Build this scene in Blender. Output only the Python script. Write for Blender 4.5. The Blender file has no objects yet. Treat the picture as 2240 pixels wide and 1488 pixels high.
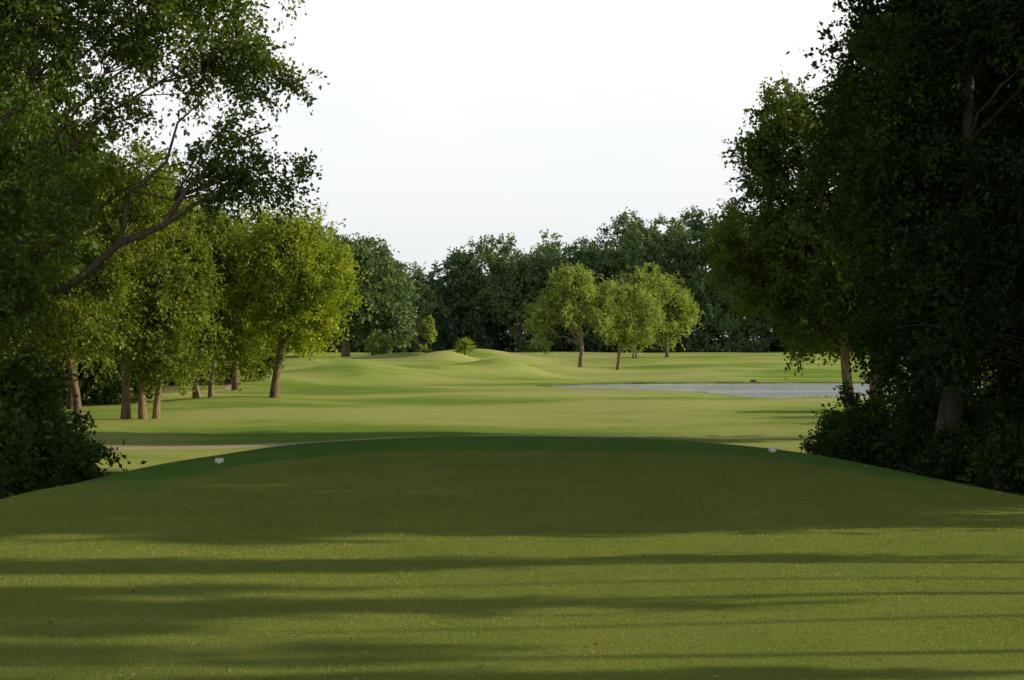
import bpy, math, numpy as np
from mathutils import Vector, Matrix
import bmesh
rng = np.random.default_rng(7)
scene = bpy.context.scene
SUN_EL = math.radians(17.0); SUN_AZ = math.radians(4.0)   # azimuth from +X toward +Y
sun_dir = Vector((math.cos(SUN_EL)*math.cos(SUN_AZ), math.cos(SUN_EL)*math.sin(SUN_AZ), math.sin(SUN_EL)))

# ------------------------------------------------------------------ helpers
def sstep(a, b, x):
    t = np.clip((x-a)/(b-a), 0, 1); return t*t*(3-2*t)

def quad_mesh(name, verts, faces, mats, matidx=None, var=None, smooth=None):
    verts = np.asarray(verts, dtype=np.float32); faces = np.asarray(faces, dtype=np.int32)
    k = faces.shape[1]
    me = bpy.data.meshes.new(name)
    me.vertices.add(len(verts)); me.vertices.foreach_set('co', verts.ravel())
    me.loops.add(faces.size); me.loops.foreach_set('vertex_index', faces.ravel())
    me.polygons.add(len(faces)); me.polygons.foreach_set('loop_start', np.arange(0, faces.size, k, dtype=np.int32))
    for m in mats: me.materials.append(m)
    if matidx is not None: me.polygons.foreach_set('material_index', np.asarray(matidx, dtype=np.int32))
    if smooth is not None: me.polygons.foreach_set('use_smooth', np.asarray(smooth, dtype=bool))
    if var is not None:
        a = me.attributes.new('var', 'FLOAT', 'FACE'); a.data.foreach_set('value', np.asarray(var, dtype=np.float32))
    me.update(calc_edges=True)
    return me

def add_obj(name, me, loc=(0,0,0), rotz=0, scale=1, parent=None):
    ob = bpy.data.objects.new(name, me); scene.collection.objects.link(ob)
    ob.location = loc; ob.rotation_euler = (0,0,rotz); ob.scale = (scale,)*3
    if parent: ob.parent = parent
    return ob

# ------------------------------------------------------------------ terrain
pond_poly = 0.935*np.array([(2.5,109),(5,113),(9,116),(15,117.5),(24,118),(36,119),(50,117),(60,108),(55,95),(42,89),(28,87),(19,87.5),(15.4,88.5),(14.9,94),(12,99),(8,102.5),(4,105)])
def poly_sd(x, y, P):
    d2 = np.full(x.shape, 1e9); inside = np.zeros(x.shape, bool)
    n = len(P)
    for i in range(n):
        ax, ay = P[i]; bx, by = P[(i+1)%n]
        ex, ey = bx-ax, by-ay
        t = np.clip(((x-ax)*ex+(y-ay)*ey)/(ex*ex+ey*ey), 0, 1)
        d2 = np.minimum(d2, (x-ax-t*ex)**2+(y-ay-t*ey)**2)
        c = ((ay > y) != (by > y)) & (x < (bx-ax)*(y-ay)/(by-ay+1e-12)+ax)
        inside ^= c
    d = np.sqrt(d2); return np.where(inside, -d, d)

mounds = [(-3.0,170,1.0,7.5,5.0),(-12,154,0.6,4.5,4),(6,178,0.7,8,5),(-0.8,130,1.2,4.0,4.5),(-13,118,1.2,5.5,5),(-22,112,0.4,5,6),
          (7.5,150,0.3,4,4),(-15,78,0.3,4,4),(15,172,0.5,6,5),(-7,144,0.95,3.4,4),(24,160,0.5,8,8),(-19,134,.8,5,5),
          (5.0,143,0.6,4.5,3),(-8,108,-.5,7,4),(30,140,.5,9,6),(-3,96,.28,7,4),(8,72,.2,7,4),(-6,62,.2,6,4),(-6,124,.6,3,3),(18,134,.4,5,4)]
WATER_Z = -1.50
def tee_r(x, y):
    return ((np.abs(x)/7.4)**3 + (np.maximum(y-2,0)/28.6)**3)**(1/3.)
def H(x, y):
    x = np.asarray(x, float); y = np.asarray(y, float)
    w = sstep(-8, 8, x)
    rise = (1-w)*sstep(104,152,y) + w*sstep(148,212,y)
    base = -1.45 + 1.5*rise + 0.10*np.sin(x*0.13+1)*np.sin(y*0.09) + 0.05*np.sin(x*0.31+y*0.17)
    for (mx,my,h,sx,sy) in mounds:
        base = base + h*np.exp(-((x-mx)/sx)**2-((y-my)/sy)**2)
    base = base + sstep(260, 900, y)*2
    sd = poly_sd(x, y, pond_poly)
    nb = 1-sstep(2, 16, sd)
    base = base*(1-nb) + (-1.40+0.02*np.sin(x*.8))*nb
    r = tee_r(x, y)
    side = sstep(5, 9, x)*(1-sstep(27,36,y))
    base = base*(1-side) + (-0.45)*side
    drop = sstep(0.90, 1.34, r)
    z = base*drop + 0.015*np.sin(x*0.9+y*0.5)*np.sin(y*0.7)
    k = 1-sstep(-1.6, 0.7, sd+.35*np.sin(x*1.3)*np.sin(y*.9+x*.4))
    return z*(1-k) + (-2.3)*k

def spaced(parts):
    out = []
    for a,b,s in parts: out.append(np.arange(a,b,s))
    return np.unique(np.concatenate(out).round(3))
xs = spaced([(-1500,-200,100),(-200,-60,8),(-60,-25,1.6),(-25,-8,.6),(-8,8,0.2),(8,25,.45),(25,70,1.2),(70,200,8),(200,1501,100)])
ys = spaced([(-200,-10,15),(-10,4,1),(4,16,.5),(16,34,0.2),(34,52,.4),(52,78,0.8),(78,114,0.5),(114,220,1.1),(220,400,12),(400,2001,100)])
GX, GY = np.meshgrid(xs, ys)
GZ = H(GX, GY)
nv = GX.size; nx = len(xs); ny = len(ys)
idx = np.arange(nv).reshape(ny, nx)
F = np.stack([idx[:-1,:-1], idx[:-1,1:], idx[1:,1:], idx[1:,:-1]], -1).reshape(-1,4)

# ------------------------------------------------------------------ materials
def new_mat(name):
    m = bpy.data.materials.new(name); m.use_nodes = True
    nt = m.node_tree; nt.nodes.clear()
    out = nt.nodes.new('ShaderNodeOutputMaterial'); return m, nt, out
def N(nt, t, **kw):
    n = nt.nodes.new(t)
    for k,v in kw.items(): setattr(n, k, v)
    return n
def noise(nt, vec, scale, detail=3, rough=0.55):
    n = N(nt,'ShaderNodeTexNoise'); n.inputs['Scale'].default_value = scale; n.inputs['Detail'].default_value = detail; n.inputs['Roughness'].default_value=rough
    nt.links.new(vec, n.inputs['Vector']); return n.outputs['Fac']
def maprange(nt, v, a, b, c, d):
    n = N(nt,'ShaderNodeMapRange'); n.inputs[1].default_value=a; n.inputs[2].default_value=b; n.inputs[3].default_value=c; n.inputs[4].default_value=d
    nt.links.new(v, n.inputs[0]); return n.outputs[0]
def mixc(nt, fac, a, b, mode='MIX'):
    n = N(nt,'ShaderNodeMix', data_type='RGBA', blend_type=mode)
    for s,v in ((n.inputs[0],fac),(n.inputs[6],a),(n.inputs[7],b)):
        if isinstance(v,(int,float)): s.default_value = v
        elif isinstance(v,tuple): s.default_value = (*v,1)
        else: nt.links.new(v,s)
    return n.outputs[2]

def leaf_mat(name, c1, c2, trans=0.35, transtint=(1.3,1.2,0.45), gloss=0.02):
    m, nt, out = new_mat(name)
    at = N(nt,'ShaderNodeAttribute', attribute_name='var')
    geo = N(nt,'ShaderNodeNewGeometry')
    big = noise(nt, geo.outputs['Position'], 0.55, 2)
    col = mixc(nt, at.outputs['Fac'], c1, c2)
    col2 = mixc(nt, maprange(nt, big, .35,.65,0,0.5), col, tuple(0.7*v for v in c1))
    dif = N(nt,'ShaderNodeBsdfDiffuse'); nt.links.new(col2, dif.inputs['Color'])
    tr = N(nt,'ShaderNodeBsdfTranslucent'); nt.links.new(mixc(nt,1.0,col2,transtint,'MULTIPLY'), tr.inputs['Color'])
    mx = N(nt,'ShaderNodeMixShader'); mx.inputs[0].default_value = trans
    nt.links.new(dif.outputs[0], mx.inputs[1]); nt.links.new(tr.outputs[0], mx.inputs[2])
    gl = N(nt,'ShaderNodeBsdfGlossy'); gl.inputs['Roughness'].default_value=0.5; gl.inputs['Color'].default_value=(.8,.85,.7,1)
    m2 = N(nt,'ShaderNodeMixShader'); m2.inputs[0].default_value = gloss
    nt.links.new(mx.outputs[0], m2.inputs[1]); nt.links.new(gl.outputs[0], m2.inputs[2])
    nt.links.new(m2.outputs[0], out.inputs[0]); return m

def bark_mat(name, c1, c2):
    m, nt, out = new_mat(name)
    geo = N(nt,'ShaderNodeNewGeometry')
    mp = N(nt,'ShaderNodeMapping'); mp.inputs['Scale'].default_value=(14,14,2.5); nt.links.new(geo.outputs['Position'], mp.inputs['Vector'])
    f = noise(nt, mp.outputs[0], 1.0, 5)
    col = mixc(nt, maprange(nt,f,.35,.65,0,1), c1, c2)
    b = N(nt,'ShaderNodeBsdfPrincipled'); b.inputs['Roughness'].default_value=.9; nt.links.new(col,b.inputs['Base Color'])
    bm = N(nt,'ShaderNodeBump'); bm.inputs['Strength'].default_value=.7; bm.inputs['Distance'].default_value=.05; nt.links.new(f,bm.inputs['Height']); nt.links.new(bm.outputs[0], b.inputs['Normal'])
    nt.links.new(b.outputs[0], out.inputs[0]); return m

M_elm = leaf_mat('elm_leaves', (0.15,0.25,0.025), (0.46,0.49,0.05), .45)
M_mid = leaf_mat('mid_leaves', (0.080,0.155,0.020), (0.30,0.33,0.038), .45)
M_r2 = leaf_mat('hackberry_leaves', (0.050,0.115,0.020), (0.18,0.23,0.030), .48)
M_pecan = leaf_mat('pecan_leaves', (0.052,0.125,0.022), (0.20,0.26,0.036), .45)
M_dark = leaf_mat('oak_leaves', (0.030,0.075,0.014), (0.10,0.155,0.022), .38)
M_deep = leaf_mat('oak_leaves_shade_tint', (0.018,0.050,0.012), (0.062,0.110,0.018), .35, gloss=.01)  # oak leaf colour darkened to paint in shade on the near right foliage
M_far = leaf_mat('distant_leaves_haze_tint', (0.090,0.170,0.085), (0.24,0.31,0.105), .25, (1.1,1.1,.7))  # bluish haze of distance is mixed into this leaf colour
M_pale = leaf_mat('pale_leaves', (0.20,0.30,0.085), (0.42,0.48,0.13), .42)
M_bark = bark_mat('bark_brown', (0.09,0.06,0.04), (0.19,0.13,0.085))
M_barkd = bark_mat('bark_dark', (0.035,0.028,0.022), (0.07,0.055,0.04))
M_barkl = bark_mat('bark_pale', (0.13,0.09,0.055), (0.29,0.205,0.13))

# ------------------------------------------------------------------ tree generator
def tube(pts, rad, sides, V, FF):
    pts = np.asarray(pts, float); n = len(pts)
    tang = np.gradient(pts, axis=0); tang /= (np.linalg.norm(tang,axis=1,keepdims=True)+1e-9)
    ref = np.array([0.31,0.95,0.05]); u = np.cross(tang, ref); u /= (np.linalg.norm(u,axis=1,keepdims=True)+1e-9)
    w = np.cross(tang, u)
    a = np.arange(sides)/sides*2*np.pi
    ring = pts[:,None,:] + np.asarray(rad)[:,None,None]*(np.cos(a)[None,:,None]*u[:,None,:] + np.sin(a)[None,:,None]*w[:,None,:])
    off = sum(len(v) for v in V); V.append(ring.reshape(-1,3))
    i = np.arange(n-1)[:,None]*sides; j = np.arange(sides)[None,:]; j2 = (j+1)%sides
    FF.append((np.stack([i+j, i+j2, i+sides+j2, i+sides+j], -1).reshape(-1,4)+off))

def noise3(p, s, ph):
    return (np.sin(p[:,0]*s+ph)*np.cos(p[:,1]*s*1.13+ph*1.7)+np.sin(p[:,2]*s*0.9+ph*.6+p[:,0]*s*.4)+np.cos(p[:,1]*s*.7-p[:,2]*s*.8+ph*2.1))/3

def unit(v): return v/(np.linalg.norm(v,axis=-1,keepdims=True)+1e-9)

def leaves_for(r, C, outward, tw, lf, L, size, droop=0.25, thick=1.0):
    K = len(C)
    d = unit(r.normal(size=(K,tw,3)) + outward[:,None,:]*0.55 + np.array([0,0,0.1]))
    ln = L*r.uniform(.55,1.35,size=(K,tw,1,1))*r.uniform(.75,1.25,size=(K,1,1,1))
    t = (np.arange(lf)+r.uniform(0,1,size=(K,tw,lf)))/lf
    P = C[:,None,None,:] + d[:,:,None,:]*t[...,None]*ln
    P[...,2] -= droop*L*(t**2)
    P = P + r.normal(size=P.shape)*L*0.09*thick
    ax = unit(d[:,:,None,:]*0.7 + r.normal(size=P.shape)*0.75 + np.array([0,0,-0.25]))
    nrm = unit(r.normal(size=P.shape)*0.8 + np.array([0,0,0.35]) + outward[:,None,None,:]*0.5)
    b = unit(np.cross(ax, nrm))
    s = size*r.uniform(.6,1.3,size=P.shape[:3]+(1,))
    P = P.reshape(-1,3); ax = ax.reshape(-1,3)*s.reshape(-1,1); b = b.reshape(-1,3)*s.reshape(-1,1)*0.30
    q = np.stack([P, P+ax*.45+b, P+ax, P+ax*.45-b], 1).reshape(-1,3)
    n = len(P)
    cv = np.repeat(r.uniform(0,1,K), tw*lf)
    var = np.clip(0.55*cv + 0.45*r.uniform(0,1,n), 0, 1)
    return q, np.arange(n*4).reshape(-1,4), var

def sample_crown(r, ells, n, gap, ph, shell=0.45):
    E = np.array(ells, float)
    if E.shape[1] == 5: E = np.insert(E, 4, E[:,3], axis=1)
    vol = (E[:,3]*E[:,4]*E[:,5])**(0.85); p = vol/vol.sum()
    k = r.choice(len(E), size=n*4, p=p)
    d = unit(r.normal(size=(n*4,3)))
    rad = r.uniform(0,1,n*4)**shell
    rad = rad*(1+0.28*noise3(d*3+E[k,:3], 2.1, ph) + 0.10*r.normal(size=n*4))
    pts = E[k,:3] + d*rad[:,None]*E[k,3:6]
    keep = noise3(pts, gap, ph+1.3) > -0.42
    pts = pts[keep][:n]
    cen = (E[:,:3]*vol[:,None]).sum(0)/vol.sum()
    return pts, unit(pts-cen), cen

def build_tree(seed, base, ells, trunk_r, n_cl, tw, lf, L, size, mats, fork=0.25, stems=1, lean=(0,0), gap=1.1, droop=.25, shell=.45, nprim=11, twigs=True, extra=None, limbf=.45, topf=.86, spread=.62):
    r = np.random.default_rng(seed)
    base = np.array(base, float)
    e = [tuple(np.array(q[:3])-base)+tuple(q[3:]) for q in ells]
    pts, outw, cen = sample_crown(r, e, n_cl, gap, seed*0.77)
    V=[]; FF=[]
    zmax = pts[:,2].max(); zmin = pts[:,2].min()
    cb = max(zmin, zmax*fork)
    stem_paths = []
    for s in range(stems):
        off = np.array([0,0,0.]) if stems==1 else np.array([(s-(stems-1)/2)*spread+r.uniform(-.22,.22), r.uniform(-.7,.7), 0])
        sr = 1 if stems==1 else r.uniform(.45,.8)
        top = np.array([cen[0]*.75+lean[0]+off[0]*2.5, cen[1]*.75+off[1]*2, zmax*topf])
        t = np.linspace(0,1,16)[:,None]
        wob = np.stack([np.sin(t[:,0]*5+seed+s*2), np.cos(t[:,0]*4+seed*2+s), np.zeros(16)],1)*0.026*zmax*np.sin(t*np.pi)
        path = top*t; path[:,:2] = off[:2]+(top[:2]-off[:2])*(t**1.5)
        path = path + wob; path[0,2] -= .35
        rr = trunk_r*(1-0.92*t[:,0])**0.9*(1+0.35*np.exp(-t[:,0]*45))*sr
        tube(path, np.maximum(rr,.012), 10, V, FF); stem_paths.append((path, rr))
    k = min(nprim, len(pts)); c = pts[r.choice(len(pts), k, replace=False)]
    for _ in range(5):
        lab = ((pts[:,None]-c[None])**2).sum(-1).argmin(1)
        c = np.array([pts[lab==i].mean(0) if (lab==i).any() else c[i] for i in range(k)])
    for i in range(k):
        path, rr = stem_paths[i%stems]
        hd = np.linalg.norm(c[i][:2]-path[6][:2])
        za = np.clip(c[i][2]-0.75*hd-0.3, cb*0.8, zmax*0.8)
        j = np.argmin(abs(path[:,2]-za)); A = path[j]; ra = rr[j]*limbf
        tt = np.linspace(0,1,9)[:,None]
        mid = A*.5+c[i]*.5 + np.array([0,0,0.12*np.linalg.norm(c[i]-A)]) + r.normal(size=3)*.09*np.linalg.norm(c[i]-A)
        limb = (1-tt)**2*A + 2*tt*(1-tt)*mid + tt**2*c[i]
        limb[1:-1] += r.normal(size=(7,3))*0.018*np.linalg.norm(c[i]-A)
        lr = np.maximum(ra*(1-.8*tt[:,0]), trunk_r*.04)
        tube(limb, lr, 6, V, FF)
        if twigs:
            for q in pts[lab==i]:
                dist = np.linalg.norm(limb-q,axis=1)+ np.linspace(.8,0,9)*0.6
                jj = max(1,int(np.argmin(dist))-1); B = limb[jj]
                m = B*.5+q*.5+np.array([0,0,.1])*np.linalg.norm(q-B)+r.normal(size=3)*.05*np.linalg.norm(q-B)
                tube([B,(B+m)/2+(m-B)*.05,m,(m+q)/2,q], np.array([.5,.42,.32,.22,.1])*lr[jj]+.004, 4, V, FF)
    for (pa, ra) in (extra or []):
        pa = np.array(pa)-base
        tube(pa, np.array(ra), 8, V, FF)
    nb = sum(len(f) for f in FF)
    q, lfaces, var = leaves_for(r, pts, outw, tw, lf, L, size, droop)
    off = sum(len(v) for v in V)
    V.append(q); FF.append(lfaces+off)
    faces = np.concatenate(FF)
    mi = np.concatenate([np.zeros(nb,int), np.ones(len(lfaces),int)])
    vv = np.concatenate([np.zeros(nb), var]); sm = np.concatenate([np.ones(nb,bool), np.zeros(len(lfaces),bool)])
    return quad_mesh('tree_mesh', np.concatenate(V), faces, mats, mi, vv, sm)

def hz(x,y): return float(H(np.array([x]),np.array([y]))[0])
def tree(name, seed, x, y, ells, **kw):
    b = (x,y,hz(x,y))
    me = build_tree(seed, b, ells, **kw)
    return add_obj(name, me, b)

# ---- left near pecan with reaching boughs
tree('pecan_tree', 11, -11.2, 25.5, [(-6.7,25,8.4,3.0,2.4,2.2),(-4.9,24.6,5.0,1.35,1.3,.9),(-8.9,24.5,5.6,1.9,2.2,3.0),(-11.5,25,8.5,3.2,3.2,3.2),(-4.7,25,7.2,1.1,1.2,.9),(-9.5,23.8,2.6,1.5,1.6,1.9)],
     trunk_r=.38, n_cl=540, tw=12, lf=20, L=.6, size=.095, mats=[M_bark,M_pecan], fork=.2, gap=1.5, nprim=26, droop=.3, limbf=.22,
     extra=[([(-10.8,25.5,1.6),(-9,25.2,2.6),(-7.9,25,3.1),(-7.1,24.8,3.75),(-6.3,24.7,4.05),(-5.8,24.6,4.75),(-5.3,24.5,5.05),(-4.9,24.6,5.6),(-4.4,24.6,5.75)],[.10,.095,.08,.07,.06,.05,.035,.025,.012]),
            ([(-6.3,24.7,4.05),(-5.6,24.6,4.5),(-5.0,24.6,4.55),(-4.5,24.6,4.85),(-4.0,24.6,4.85)],[.045,.035,.025,.018,.01]),
            ([(-7.1,24.8,3.75),(-6.9,24.7,4.6),(-6.2,24.6,5.2),(-6.0,24.6,5.9),(-5.4,24.5,6.4)],[.05,.04,.03,.02,.01])])
# ---- left group
tree('elm_tree', 21, -16.1, 59, [(-15.5,59,5.0,2.9,3,4.9),(-17.1,58.5,8.0,2.6,2.6,2.4),(-14.3,59,3.0,1.6,2,2.8)], trunk_r=.27, stems=3, n_cl=400, tw=10, lf=14, L=.8, size=.16, mats=[M_barkl,M_mid], nprim=14, droop=.4, spread=.5, gap=1.7)
tree('elm_tree', 22, -17.4, 55, [(-18.1,55,5.2,3.2,3,4.4),(-20,54,7,3,3,4),(-16.8,54.6,2.6,1.2,1.4,1.8)], trunk_r=.17, n_cl=370, tw=10, lf=13, L=.8, size=.16, mats=[M_bark,M_mid], gap=1.6)
tree('elm_tree', 23, -17.5, 78, [(-17.3,78,4.6,2.6,2.8,4.4),(-18.3,78,7.5,2.2,2.2,2.6)], trunk_r=.26, stems=2, n_cl=280, tw=9, lf=12, L=.85, size=.22, mats=[M_barkl,M_mid])
tree('elm_tree', 24, -19.5, 97, [(-18.4,97,6.2,3.4,3.4,4.2),(-21,97,6.5,3.2,3,4.6)], trunk_r=.28, n_cl=280, tw=9, lf=11, L=1.0, size=.29, mats=[M_bark,M_elm])
tree('elm_tree', 25, -13.35, 77, [(-12.7,77,4.7,2.9,3.2,3.1),(-10.6,77,4.8,2.0,2.2,2.6),(-15.0,77,5.0,1.9,2,2.0),(-12.5,77,7.7,1.9,2,1.5),(-11.3,76.5,1.8,.7,.8,.9),(-12.2,76,5.4,3,2.6,2.4)],
     trunk_r=.25, n_cl=320, tw=12, lf=14, L=1.05, size=.2, mats=[M_bark,M_elm], fork=.3, gap=1.8, droop=-.35)
for i,(x,y,s) in enumerate([(-21.5,105,1.0),(-19.9,108,.85)]):
    tree('elm_tree', 31+i, x, y, [(x,y,1.4*s,1.9*s,1.8,2.2*s)], trunk_r=.1, n_cl=110, tw=8, lf=9, L=.7, size=.28, mats=[M_bark,M_mid])
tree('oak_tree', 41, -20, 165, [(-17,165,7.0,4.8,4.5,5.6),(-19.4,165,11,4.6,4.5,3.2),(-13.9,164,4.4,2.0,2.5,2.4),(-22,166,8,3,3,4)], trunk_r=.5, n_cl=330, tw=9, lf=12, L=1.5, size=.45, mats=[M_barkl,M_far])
tree('oak_tree', 42, -27, 148, [(-26.5,148,7.5,5.5,5,6),(-24,148,10.5,3.5,3.5,3)], trunk_r=.45, n_cl=330, tw=9, lf=10, L=1.4, size=.45, mats=[M_bark,M_mid])
# ---- centre-right fairway trees
tree('pecan_tree', 51, 7.5, 150, [(6.8,150,6.9,2.8,3.0,3.0),(3.4,150,4.2,2.0,2.2,2.7),(9.9,150,5.2,1.9,2.3,2.8),(7.6,150,8.6,1.6,1.8,1.3)], trunk_r=.30, n_cl=200, tw=10, lf=11, L=1.0, size=.27, mats=[M_barkl,M_pale], fork=.22, gap=1.9)
tree('pecan_tree', 52, 11.8, 153, [(13.0,153,4.7,2.7,2.8,3.7),(15.3,153,4.2,1.5,1.9,2.3),(11.4,153,7.1,1.6,2,1.7)], trunk_r=.24, n_cl=190, tw=10, lf=11, L=1.0, size=.27, mats=[M_barkl,M_pale], gap=1.9)
tree('pecan_tree', 53, 16.7, 185, [(17.3,185,7.6,3.4,3.4,3.9),(14.5,185,7.4,2.3,2.5,2.8)], trunk_r=.26, stems=2, n_cl=180, tw=9, lf=11, L=1.2, size=.36, mats=[M_bark,M_pale], gap=1.5)
tree('pecan_tree', 54, 21.3, 188, [(20.8,188,6.6,3.4,3.4,4.2),(22.9,188,6.0,2.2,2,3.4)], trunk_r=.26, n_cl=190, tw=9, lf=11, L=1.2, size=.36, mats=[M_bark,M_pale], gap=1.5)
# ---- right cluster
tree('oak_tree', 61, 12.9, 50, [(10.7,50,6.0,2.7,3,4.8),(10.3,50,9.4,2.1,2.2,2.3),(8.7,49.5,8.3,1.7,1.7,1.4),(8.7,49.5,5.1,1.9,2,1.6),(10.5,49.5,2.6,1.5,1.6,1.5),(12.4,50,6,3,3,5),(12.4,50,2.4,1.9,1.8,1.1)],
     trunk_r=.28, stems=3, n_cl=560, tw=10, lf=14, L=.75, size=.165, mats=[M_barkl,M_r2], fork=.22, nprim=22, spread=.8)
tree('oak_tree', 62, 17.5, 50, [(17,50,7,4,2.6,5.5)], trunk_r=.3, n_cl=320, tw=10, lf=11, L=.85, size=.22, mats=[M_bark,M_dark])
tree('oak_tree', 63, 7.75, 24.5, [(7.9,24.5,4.8,1.8,2.2,3.0),(8.4,24.5,7.4,2.2,2.4,2.4),(6.7,24,5.2,1.0,1.4,1.7),(5.95,24.2,6.4,.45,.6,.9),(7.9,24,2.2,1.8,2,1.4),(7.0,24.5,8.8,1.1,1.5,1.1)],
     trunk_r=.24, n_cl=580, tw=11, lf=17, L=.5, size=.1, mats=[M_barkd,M_deep], fork=.15, nprim=20, lean=(.6,0), limbf=.3)
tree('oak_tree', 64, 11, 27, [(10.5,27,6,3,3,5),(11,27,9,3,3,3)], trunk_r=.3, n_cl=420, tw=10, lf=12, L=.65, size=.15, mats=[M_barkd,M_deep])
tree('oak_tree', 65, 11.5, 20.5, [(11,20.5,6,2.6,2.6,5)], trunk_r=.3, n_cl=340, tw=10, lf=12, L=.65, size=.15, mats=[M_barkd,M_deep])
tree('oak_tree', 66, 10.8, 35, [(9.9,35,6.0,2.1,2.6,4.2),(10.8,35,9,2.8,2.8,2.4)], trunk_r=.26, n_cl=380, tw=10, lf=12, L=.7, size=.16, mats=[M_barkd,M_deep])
# evening-shade row just to the right of the tee (high crowns, sun slips underneath)
for i,(x,y,rx,ry,zb,zt,tr,LL) in enumerate([(13.0,13.15,1.3,.24,3.4,8.5,.09,.28),(13.6,11.25,1.3,.30,3.8,9,.09,.28),(14.2,10.55,1.0,.14,4.7,8.5,.05,.2),(13.4,9.75,1.3,.42,4.4,9.5,.07,.3),(12.6,8.8,1.1,.26,3.5,8.5,.08,.24),
        (12.6,15.9,1.7,1.2,1.6,10,.16,.4),(13.5,17.8,1.7,1.4,1.0,10,.16,.4),(17,12.2,1.2,.2,6.0,9,.06,.25)]):
    tree('elm_tree', 70+i, x, y, [(x,y+.1,(zb+zt)/2,rx,ry,(zt-zb)/2)], trunk_r=tr, n_cl=int(90+150*ry), tw=8, lf=10, L=LL, size=.13 if ry<1 else .17, mats=[M_bark,M_mid])

# ---- generic trees reused outside / at the edges of the view
gm = []
for i,(hh,cr,cb) in enumerate([(13,3.6,4.2),(11,3.0,3.4),(14.5,4.4,2.2)]):
    gm.append(build_tree(80+i, (0,0,0), [(0,0,(hh+cb)/2,cr,cr,(hh-cb)/2),(cr*.4,0,hh*.6,cr*.8,cr*.8,hh*.22),(-cr*.4,.5,hh*.7,cr*.7,cr*.7,hh*.2)], trunk_r=.24, n_cl=300, tw=10, lf=10, L=.9, size=.27, mats=[M_bark,M_mid if i!=2 else M_dark]))
def gtree(name, k, x, y, rot, sc):
    me = gm[k]; return add_obj(name, me, (x,y,hz(x,y)-.1), rot, sc)
for (k,x,y,rot,sc) in [(2,18,23,3,.8),(0,24,27,4,.9),(0,19,32,1.9,.9),(0,30,22,2,.9),(1,27,57.5,.5,.42),(1,24,61.5,2.5,.36),(1,29,66.5,3.6,.5),(1,26,36,5.9,.9),(1,38,72,1.2,.42)]:
    gtree('elm_tree', k, x, y, rot, sc)
# left wood behind the front trees
for (k,x,y,rot,sc) in [(2,-24,62,.3,1.05),(0,-22.5,70,1.3,1.0),(2,-27,80,2.2,1.1),(0,-24,88,.9,.95),(2,-28,100,3,1.1),(0,-30,116,4,1.15),(2,-34,132,1.9,1.2),(0,-26,124,.4,1.0),
                       (2,-16.5,38,.2,.95),(0,-20,45,2.9,1.0),(2,-14,31,1.4,.8),(0,-28,52,.5,1.0),(2,-36,66,4.4,1.1),(0,-36,92,3.6,1.1),(2,-40,110,3.1,1.2),(0,-38,150,3.8,1.2)]:
    gtree('elm_tree', k, x, y, rot, sc)

# ---- shrubs
def shrub(seed, x, y, ells, mats, n_cl=90, L=.4, size=.12, tw=9, lf=9, tr=.05, name='shrub'):
    return tree(name, seed, x, y, [(x+a,y+b,hz(x,y)+c,d,d,e) for (a,b,c,d,e) in ells], trunk_r=tr, n_cl=n_cl, tw=tw, lf=lf, L=L, size=size, mats=mats, stems=3, nprim=7, fork=.05, topf=.45, spread=.25)
for i,(x,y,s) in enumerate([(-8.5,20.5,.95),(-9.4,23,1.6),(-8.9,25.5,1.2),(-11.5,24,2.0),(-10.2,18.5,1.1),(-12.5,29,2.0),(-9.9,28,1.2),(-11,26,2.3)]):
    shrub(100+i, x, y, [(0,0,.75*s,1.05*s,.85*s),(-.5*s,.3,1.5*s,.9*s,.8*s)], [M_barkd,M_dark], n_cl=int(120*s+40), L=.42, size=.11, tw=10, lf=11)
for i,(x,y,s) in enumerate([(-22,75,1.6),(-26,66,2),(-24,57,1.8),(-21,50,1.5),(-29,90,2.2),(-26,104,2.0),(-33,76,2.4),(-28,118,2.2),(-19,44,1.5)]):
    shrub(150+i, x, y, [(0,0,.75*s,1.4*s,.85*s),(-1.2*s,.3,1.0*s,1.2*s,.8*s)], [M_barkd,M_dark], n_cl=150, L=.6, size=.22, tw=9, lf=9)
for i,(x,y,s) in enumerate([(7.4,30,.85),(8.6,29,1.0),(8.5,23.0,.75),(9.8,22.2,1.0),(9.6,25.5,1.2),(11.3,30,1.5),(10.2,32,1.0),(8.0,26.3,.75),(12.5,23,1.4),(11.5,18,1.2),(13.5,36,1.6),(7.0,27.5,.5),(7.9,21.8,.5),(7.55,23.4,.35),(8.7,21.2,.7)]):
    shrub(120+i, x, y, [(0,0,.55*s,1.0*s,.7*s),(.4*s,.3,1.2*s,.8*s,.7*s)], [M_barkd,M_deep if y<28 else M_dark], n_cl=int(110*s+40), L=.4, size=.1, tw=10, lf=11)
shrub(140, -15.5, 160, [(0,0,1.3,1.2,1.3)], [M_bark,M_pale], n_cl=70, L=.6, size=.28)
shrub(141, -9.9, 160, [(0,0,2.0,1.0,1.9),(.1,0,3.4,.8,1.0)], [M_bark,M_pale], n_cl=130, L=.3, size=.24, name='columnar_tree')
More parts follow.
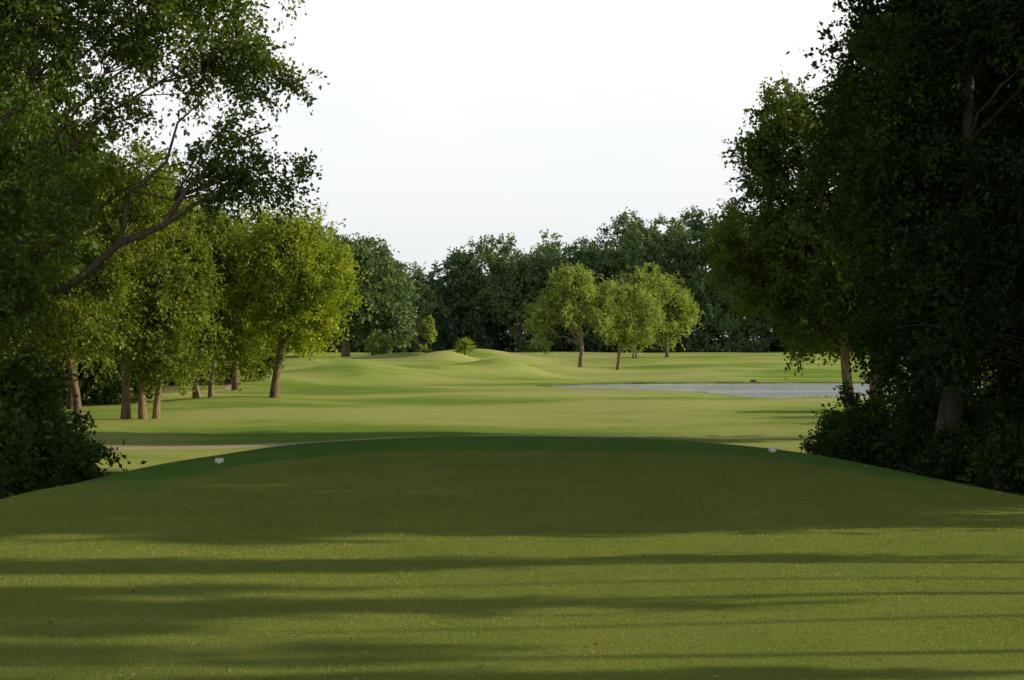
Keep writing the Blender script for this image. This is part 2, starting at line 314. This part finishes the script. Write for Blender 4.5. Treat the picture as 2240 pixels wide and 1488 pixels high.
def yucca(x,y):
    r = np.random.default_rng(5); V=[];FF=[]
    tube([(0,0,-.2),(0.02,0,.4),(0,0,.9)],[.12,.10,.08],8,V,FF); nb=sum(len(f) for f in FF)
    n=480; d=unit(r.normal(size=(n,3))+np.array([0,0,.35])); d=d[d[:,2]>-.55]; n=len(d)
    P=np.tile(np.array([0,0,1.05]),(n,1))+d*.15; ln=r.uniform(.9,1.5,(n,1)); b=unit(np.cross(d,r.normal(size=(n,3))))*.07
    tip=P+d*ln-np.array([0,0,.18]); mid=P+d*ln*.5
    q=np.stack([P,mid+b,tip,mid-b],1).reshape(-1,3); off=sum(len(v) for v in V); V.append(q); FF.append(np.arange(4*n).reshape(-1,4)+off)
    me=quad_mesh('yucca',np.concatenate(V),np.concatenate(FF),[M_bark,M_pale],np.r_[np.zeros(nb,int),np.ones(n,int)],np.r_[np.zeros(nb),r.uniform(0,1,n)])
    add_obj('yucca_plant',me,(x,y,hz(x,y)))
yucca(-5.5,160)

# ---- distant forest : one object
prof_x = np.array([-130,-80,-49,-37,-30,-22,-18.4,-15,-12,-9,-4.6,3.8,10,12.3,14.6,19,24.5,29,32,44,80,140])
prof_z = np.array([24,24,23,18,19,17.6,16.1,15,15.7,17.8,20.8,20.3,19.3,17.9,19.8,22.6,24.4,21.6,24,24.5,25,25])
def forest():
    r = np.random.default_rng(99); V=[];FF=[];VAR=[];MI=[]
    def add(v,f,var,mi):
        off=sum(len(a) for a in V); V.append(v); FF.append(f+off); VAR.append(var); MI.append(np.full(len(f),mi))
    for row,(yy,sp,sc) in enumerate([(226,5.6,.93),(240,5.6,1.05),(256,6,.80)]):
        x=-118
        while x<135:
            x+=sp*r.uniform(.7,1.3); y=yy+r.uniform(-5,5)
            top=np.interp(x,prof_x,prof_z)*sc+r.uniform(-2.0,.4)*(1 if row<2 else 2); g=hz(x,y)
            ells=[]
            R=r.uniform(2.8,4.8)
            ells.append((x,y,top-3.0,R,R,3.0))
            for _ in range(5):
                a=r.uniform(0,6.28); rr=R*r.uniform(.5,1.1); ells.append((x+rr*math.cos(a),y+rr*math.sin(a),top-r.uniform(4,11),2.9,2.9,2.4))
            ells.append((x,y-1,g+(top-g)*.35,R*1.1,R*.9,(top-g)*.35)); ells.append((x+r.uniform(-2,2),y-2,g+1.8,3.4,2,2.2))
            pts,outw,cen=sample_crown(r,ells,(150 if abs(x)<75 else 70),.6,x,.4)
            q,f,var=leaves_for(r,pts,outw,8,9,1.4,.52,.15)
            add(q,f,np.clip(var*.7+r.uniform(-.15,.4),0,1),1)
            Vt=[];Ft=[]; tube([(x,y,g-.5),(x+.2,y,g+5),(x,y,top-5)],[.4,.32,.15],6,Vt,Ft); add(Vt[0],Ft[0],np.zeros(len(Ft[0])),0)
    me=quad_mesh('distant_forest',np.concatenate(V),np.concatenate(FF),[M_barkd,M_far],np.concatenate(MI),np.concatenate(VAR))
    add_obj('distant_forest',me)
forest()

# ------------------------------------------------------------------ ground
def ground_mat():
    m, nt, out = new_mat('grass_ground')
    geo = N(nt,'ShaderNodeNewGeometry'); pos = geo.outputs['Position']
    at = N(nt,'ShaderNodeAttribute', attribute_name='tee'); ar = N(nt,'ShaderNodeAttribute', attribute_name='wood'); ac = N(nt,'ShaderNodeAttribute', attribute_name='collar'); ab = N(nt,'ShaderNodeAttribute', attribute_name='bank')
    mp = N(nt,'ShaderNodeMapping'); mp.inputs['Scale'].default_value=(.45,1,1); nt.links.new(pos, mp.inputs['Vector'])
    big = noise(nt,mp.outputs[0],.11,4); med = noise(nt,pos,.9,4); fine = noise(nt,pos,34,3,.7); fin2 = noise(nt,pos,110,2,.7)
    fair = mixc(nt, maprange(nt,med,.3,.7,0,1), (0.28,0.395,0.080), (0.40,0.48,0.125))
    fair = mixc(nt, maprange(nt,big,.42,.58,0,.85), fair, (0.53,0.54,0.21))  # pale stretched patches: uneven turf tone plus stray sunlit spots put into colour
    fair = mixc(nt, maprange(nt,big,.46,.36,0,.75), fair, (0.18,0.32,0.06))
    tee = mixc(nt, maprange(nt,med,.3,.7,0,1), (0.25,0.305,0.065), (0.37,0.38,0.10))
    tee = mixc(nt, maprange(nt,big,.42,.6,0,.5), tee, (0.22,0.30,0.065))
    col = mixc(nt, at.outputs['Fac'], fair, tee)
    cn = N(nt,'ShaderNodeMath',operation='MULTIPLY'); nt.links.new(ac.outputs['Fac'],cn.inputs[0]); nt.links.new(maprange(nt,med,.3,.6,.75,1),cn.inputs[1])
    col = mixc(nt, cn.outputs[0], col, (0.12,0.27,0.05))
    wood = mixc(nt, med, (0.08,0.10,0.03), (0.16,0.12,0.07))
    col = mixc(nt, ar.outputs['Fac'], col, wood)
    col = mixc(nt, ab.outputs['Fac'], col, mixc(nt,med,(0.10,0.11,0.04),(0.18,0.12,0.07)))
    col = mixc(nt, maprange(nt,fine,.3,.7,0,.38), col, (0.12,0.18,0.03), 'MIX')
    b = N(nt,'ShaderNodeBsdfDiffuse'); b.inputs['Roughness'].default_value = 0.0; nt.links.new(col,b.inputs['Color'])
    ad = N(nt,'ShaderNodeMath',operation='ADD'); nt.links.new(fine,ad.inputs[0]); nt.links.new(fin2,ad.inputs[1])
    bm = N(nt,'ShaderNodeBump'); bm.inputs['Strength'].default_value=.9; bm.inputs['Distance'].default_value=.03
    nt.links.new(ad.outputs[0],bm.inputs['Height']); nt.links.new(bm.outputs[0], b.inputs['Normal'])
    nt.links.new(b.outputs[0], out.inputs[0]); return m
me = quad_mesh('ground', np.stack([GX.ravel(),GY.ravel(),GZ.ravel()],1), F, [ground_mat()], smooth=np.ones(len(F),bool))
def tee_mask(x,y):
    r=((np.abs(x-.3)/5.6)**3+(np.maximum(y-12,0)/12.9)**3)**(1/3.)
    w=.05*np.sin(x*3+y*2)
    front=1-sstep(.955,1.02,r)
    wide=(1-sstep(18.3,20.3,y+.25*np.abs(x)-1.3+w))
    return np.maximum(front,wide)
TM=tee_mask(GX,GY)
def pattr(name,arr):
    a = me.attributes.new(name,'FLOAT','POINT'); a.data.foreach_set('value', np.asarray(arr,float).ravel().astype(np.float32))
pattr('tee',TM)
pattr('collar',.88*(1-TM)*(1-sstep(1.05,1.42,tee_r(GX,GY))))
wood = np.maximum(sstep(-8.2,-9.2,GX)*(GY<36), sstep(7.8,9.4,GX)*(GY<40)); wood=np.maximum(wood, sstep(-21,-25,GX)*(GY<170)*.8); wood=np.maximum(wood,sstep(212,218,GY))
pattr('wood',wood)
SD=poly_sd(GX,GY,pond_poly); pattr('bank',(1-sstep(.2,1.7,SD))*.9)
add_obj('ground', me)

def blades():
    r=np.random.default_rng(3); n=340000
    y=6.5+ (r.uniform(0,1,n)**1.25)*19; x=r.uniform(-1,1,n)*(.40*y+1.2)
    ok=(np.abs(x)<7.2)&(tee_mask(x,y)>.5)&(r.uniform(0,1,n)>sstep(13,25,y)*.85); x=x[ok]; y=y[ok]; n=len(x)
    z=H(x,y); s=np.clip(y/9,.8,2.0)
    a=r.uniform(0,2*np.pi,n); w=.0028*s; h=r.uniform(.006,.018,n)*(s**.3)
    dx=np.cos(a)*w; dy=np.sin(a)*w; lx=r.normal(size=n)*.010; ly=r.normal(size=n)*.010
    v=np.stack([np.stack([x-dx,y-dy,z-.002],1),np.stack([x+dx,y+dy,z-.002],1),np.stack([x+lx,y+ly,z+h],1)],1).reshape(-1,3)
    mat=leaf_mat('grass_blades',(0.20,0.265,0.045),(0.43,0.42,0.10),.35,(1.1,1.1,.6),.02)
    me=quad_mesh('grass',v,np.arange(3*n).reshape(-1,3),[mat],var=r.uniform(0,1,n))
    add_obj('tee_grass',me)
blades()
def reeds():
    r=np.random.default_rng(33); P=[]
    n=len(pond_poly)
    for i in range(n):
        a=pond_poly[i]; b=pond_poly[(i+1)%n]; L=np.linalg.norm(b-a); m=int(L*40)
        t=r.uniform(0,1,(m,1)); P.append(a+(b-a)*t+r.normal(size=(m,2))*.2)
    P=np.concatenate(P); sd=poly_sd(P[:,0],P[:,1],pond_poly); P=P[(sd>0)&(noise3(np.c_[P,P[:,0]],.5,2)>-.1)]
    x,y=P[:,0],P[:,1]; z=np.maximum(H(x,y),WATER_Z-.05); n=len(x); a=r.uniform(0,6.28,n); w=.04; h=r.uniform(.04,.16,n)
    v=np.stack([np.stack([x-np.cos(a)*w,y-np.sin(a)*w,z],1),np.stack([x+np.cos(a)*w,y+np.sin(a)*w,z],1),np.stack([x+r.normal(size=n)*.06,y+r.normal(size=n)*.05,z+h],1)],1).reshape(-1,3)
    add_obj('pond_edge_grass',quad_mesh('pond_edge_grass',v,np.arange(3*n).reshape(-1,3),[leaf_mat('bank_grass',(.10,.17,.04),(.20,.27,.07),.3)],var=r.uniform(0,1,n)))
reeds()

# ------------------------------------------------------------------ simple mats
def flat_mat(name,c1,c2,scale=6,rough=.85,bump=.2):
    m, nt, out = new_mat(name); geo=N(nt,'ShaderNodeNewGeometry'); f=noise(nt,geo.outputs['Position'],scale,5)
    b=N(nt,'ShaderNodeBsdfPrincipled'); b.inputs['Roughness'].default_value=rough
    nt.links.new(mixc(nt,maprange(nt,f,.3,.7,0,1),c1,c2),b.inputs['Base Color'])
    bm=N(nt,'ShaderNodeBump'); bm.inputs['Strength'].default_value=bump; bm.inputs['Distance'].default_value=.02; nt.links.new(f,bm.inputs['Height']); nt.links.new(bm.outputs[0],b.inputs['Normal'])
    nt.links.new(b.outputs[0],out.inputs[0]); return m
M_path=flat_mat('path_gravel',(0.32,0.24,0.16),(0.48,0.38,0.27))
def path(name, P, w, mat):
    P=np.array(P,float); seg=np.r_[0,np.cumsum(np.linalg.norm(np.diff(P,axis=0),axis=1))]
    t=np.linspace(0,seg[-1],int(seg[-1]/.35)); 
    X=np.interp(t,seg,P[:,0]); Y=np.interp(t,seg,P[:,1])
    k=np.ones(15)/15; X=np.convolve(np.pad(X,7,'edge'),k,'valid'); Y=np.convolve(np.pad(Y,7,'edge'),k,'valid')
    T=unit(np.stack([np.gradient(X),np.gradient(Y)],1)); Nn=np.stack([-T[:,1],T[:,0]],1)
    ws=np.linspace(-.5,.5,6); wv=w*(1+.08*np.sin(t*.9)+.05*np.sin(t*2.3))
    wv=wv*np.clip(np.minimum(t,seg[-1]-t)/6,.1,1)
    VX=X[:,None]+Nn[:,0:1]*ws*wv[:,None]; VY=Y[:,None]+Nn[:,1:2]*ws*wv[:,None]; VZ=H(VX,VY)+.03
    VZ[:,0]-=.05; VZ[:,-1]-=.05
    i=np.arange(VX.size).reshape(VX.shape); f=np.stack([i[:-1,:-1],i[:-1,1:],i[1:,1:],i[1:,:-1]],-1).reshape(-1,4)
    add_obj(name,quad_mesh(name,np.stack([VX.ravel(),VY.ravel(),VZ.ravel()],1),f,[mat],smooth=np.ones(len(f),bool)))
path('cart_path',[(-40,40),(-22,41),(-13.4,42.6),(-8,45.5),(-3,48.5),(2,50.5),(9,51)],1.2,M_path)
path('cart_path',[(-26,82),(-22.5,86),(-20.5,97),(-22,110),(-27,128)],1.0,M_path)
path('cart_path',[(-2.5,166.5),(1,168.5),(5,172),(10,175.5),(17,180)],1.8,M_path)

# ------------------------------------------------------------------ water
def water():
    m, nt, out = new_mat('pond_water'); geo=N(nt,'ShaderNodeNewGeometry')
    mp=N(nt,'ShaderNodeMapping'); mp.inputs['Scale'].default_value=(.35,1.6,1); nt.links.new(geo.outputs['Position'],mp.inputs['Vector'])
    f=noise(nt,mp.outputs[0],1.5,4); g=noise(nt,mp.outputs[0],.22,2)
    b=N(nt,'ShaderNodeBsdfPrincipled'); nt.links.new(mixc(nt,maprange(nt,g,.4,.6,0,1),(.40,.49,.54),(.64,.72,.78)),b.inputs['Base Color']); b.inputs['Roughness'].default_value=.1; b.inputs['IOR'].default_value=1.33  # pale blue base colour stands in for sky reflected on the water
    bm=N(nt,'ShaderNodeBump'); bm.inputs['Strength'].default_value=1; bm.inputs['Distance'].default_value=.09; nt.links.new(f,bm.inputs['Height']); nt.links.new(bm.outputs[0],b.inputs['Normal'])
    nt.links.new(b.outputs[0],out.inputs[0])
    bme=bpy.data.meshes.new('pond'); c=pond_poly.mean(0); P=c+(pond_poly-c)*1.05
    bme.from_pydata([(x,y,WATER_Z) for x,y in P],[],[list(range(len(P)))]); bme.materials.append(m)
    bme.update()
    if bme.polygons[0].normal.z<0: bme.flip_normals()
    add_obj('pond_water',bme)
water()

# ------------------------------------------------------------------ small objects
def boxes(name, parts, mat, loc, rotz=0, bev=.01):
    bm=bmesh.new()
    for (c,s,ry) in parts:
        g=bmesh.ops.create_cube(bm,size=1)
        M=Matrix.Translation(c)@Matrix.Rotation(ry,4,'X')@Matrix.Diagonal((*s,1))
        bmesh.ops.transform(bm,matrix=M,verts=g['verts'])
    bmesh.ops.bevel(bm,geom=bm.edges[:],offset=bev,segments=2,affect='EDGES')
    me=bpy.data.meshes.new(name); bm.to_mesh(me); bm.free(); me.materials.append(mat)
    return add_obj(name,me,loc,rotz)
M_white=flat_mat('white_paint',(.74,.74,.72),(.82,.82,.81),20,.5,.05)
for (x,y,rz) in [(-4.72,22.1,.35),(4.6,24.2,-.3)]:
    boxes('tee_marker',[((0,0,.045),(.13,.06,.055),.25),((0,0,-.01),(.022,.022,.08),0)],M_white,(x,y,hz(x,y)+.012),rz,.004)
def rock(x,y,s):
    bm=bmesh.new(); bmesh.ops.create_icosphere(bm,subdivisions=3,radius=1)
    for v in bm.verts:
        p=np.array([v.co[:]]); k=1+.3*noise3(p,2.6,x)[0]+.1*noise3(p,6,x)[0]; v.co*=k*s; v.co.z*=.6
    me=bpy.data.meshes.new('rock'); bm.to_mesh(me); bm.free(); me.materials.append(flat_mat('rock',(.09,.08,.07),(.16,.14,.11),4))
    add_obj('rock',me,(x,y,hz(x,y)+.02))
rock(19.6,111.3,.3)
def litter():
    r=np.random.default_rng(12); n=210
    y=8+r.uniform(0,1,n)**1.3*24; x=r.uniform(-1,1,n)*np.minimum(.38*y,6.5); z=H(x,y)+.02
    s=r.uniform(.01,.034,(n,1)); a=r.uniform(0,6.28,n)
    d=np.stack([np.cos(a),np.sin(a),r.uniform(-.3,.5,n)],1)*s; b=np.stack([-np.sin(a),np.cos(a),r.uniform(-.3,.5,n)],1)*s*.5
    P=np.stack([x,y,z],1)
    q=np.stack([P-d,P+b,P+d,P-b],1).reshape(-1,3)
    add_obj('fallen_leaves',quad_mesh('fallen_leaves',q,np.arange(4*n).reshape(-1,4),[leaf_mat('dry_leaf',(.10,.05,.025),(.50,.42,.26),.1)],var=r.uniform(0,1,n)))
litter()
def weeds():
    r=np.random.default_rng(14); V=[];FF=[]
    for i in range(40):
        x=-.9+r.normal()*.75; y=20.8+r.normal()*.5; z=hz(x,y); h=r.uniform(.03,.10); lx=r.normal()*.03
        tube([(x,y,z),(x+lx*.5,y,z+h*.6),(x+lx,y,z+h)],[.0025,.0025,.002],3,V,FF)
        tube([(x+lx,y,z+h-.01),(x+lx+.003,y,z+h+.005),(x+lx,y,z+h+.02)],[.002,.006,.001],4,V,FF)
    me=quad_mesh('weeds',np.concatenate(V),np.concatenate(FF),[leaf_mat('seed_heads',(.25,.27,.10),(.40,.38,.18),.2)],var=r.uniform(0,1,sum(len(f) for f in FF)))
    add_obj('grass_seed_heads',me)
weeds()

# ------------------------------------------------------------------ world, sun, camera
w=bpy.data.worlds.new("World"); scene.world=w; w.use_nodes=True; nt=w.node_tree; nt.nodes.clear()
out=nt.nodes.new('ShaderNodeOutputWorld')
sky=nt.nodes.new('ShaderNodeTexSky'); sky.sky_type='NISHITA'; sky.sun_disc=False; sky.sun_elevation=SUN_EL; sky.sun_rotation=math.radians(90)-SUN_AZ
sky.air_density=1; sky.dust_density=2
b1=nt.nodes.new('ShaderNodeBackground'); b1.inputs[1].default_value=.085; nt.links.new(sky.outputs[0],b1.inputs[0])
tc=nt.nodes.new('ShaderNodeTexCoord'); sp=nt.nodes.new('ShaderNodeSeparateXYZ'); nt.links.new(tc.outputs['Generated'],sp.inputs[0])
cr=nt.nodes.new('ShaderNodeValToRGB'); nt.links.new(sp.outputs['Z'],cr.inputs[0])
el=cr.color_ramp.elements; el[0].position=0; el[0].color=(.80,.84,.86,1); el[1].position=.30; el[1].color=(1.15,1.15,1.11,1)
e=el.new(.06); e.color=(.85,.88,.89,1); e=el.new(.12); e.color=(.96,.965,.965,1); e=el.new(.17); e.color=(1.04,1.035,1.01,1)
b2=nt.nodes.new('ShaderNodeBackground'); b2.inputs[1].default_value=1.0
mp=nt.nodes.new('ShaderNodeMapping'); mp.inputs['Scale'].default_value=(2.2,2.2,7); nt.links.new(tc.outputs['Generated'],mp.inputs['Vector'])
cl=noise(nt,mp.outputs[0],1.3,4)
nt.links.new(mixc(nt,maprange(nt,cl,.38,.65,0,.7),cr.outputs[0],(.91,.955,.975)),b2.inputs[0])
vf=nt.nodes.new('ShaderNodeMapRange'); vf.interpolation_type='SMOOTHSTEP'; vf.inputs[1].default_value=.27; vf.inputs[2].default_value=.48; vf.inputs[3].default_value=1; vf.inputs[4].default_value=.08
nt.links.new(sp.outputs['Z'],vf.inputs[0])
ms=nt.nodes.new('ShaderNodeMixShader'); nt.links.new(vf.outputs[0],ms.inputs[0]); nt.links.new(b1.outputs[0],ms.inputs[1]); nt.links.new(b2.outputs[0],ms.inputs[2]); nt.links.new(ms.outputs[0],out.inputs[0])

sl=bpy.data.lights.new('sun','SUN'); sl.energy=5; sl.angle=math.radians(.6); sl.color=(1,.86,.55)
so=bpy.data.objects.new('sun',sl); scene.collection.objects.link(so); so.rotation_euler=sun_dir.to_track_quat('Z','Y').to_euler(); so.location=(60,10,40)
cam=bpy.data.cameras.new('camera'); cam.lens=48.2; cam.sensor_width=36; cam.clip_end=5000; cam.clip_start=.1
co=bpy.data.objects.new('camera',cam); scene.collection.objects.link(co); co.location=(0,0,2.0); co.rotation_euler=(math.radians(90),0,0); scene.camera=co
scene.view_settings.view_transform='Standard'; scene.view_settings.look='None'; scene.view_settings.exposure=0
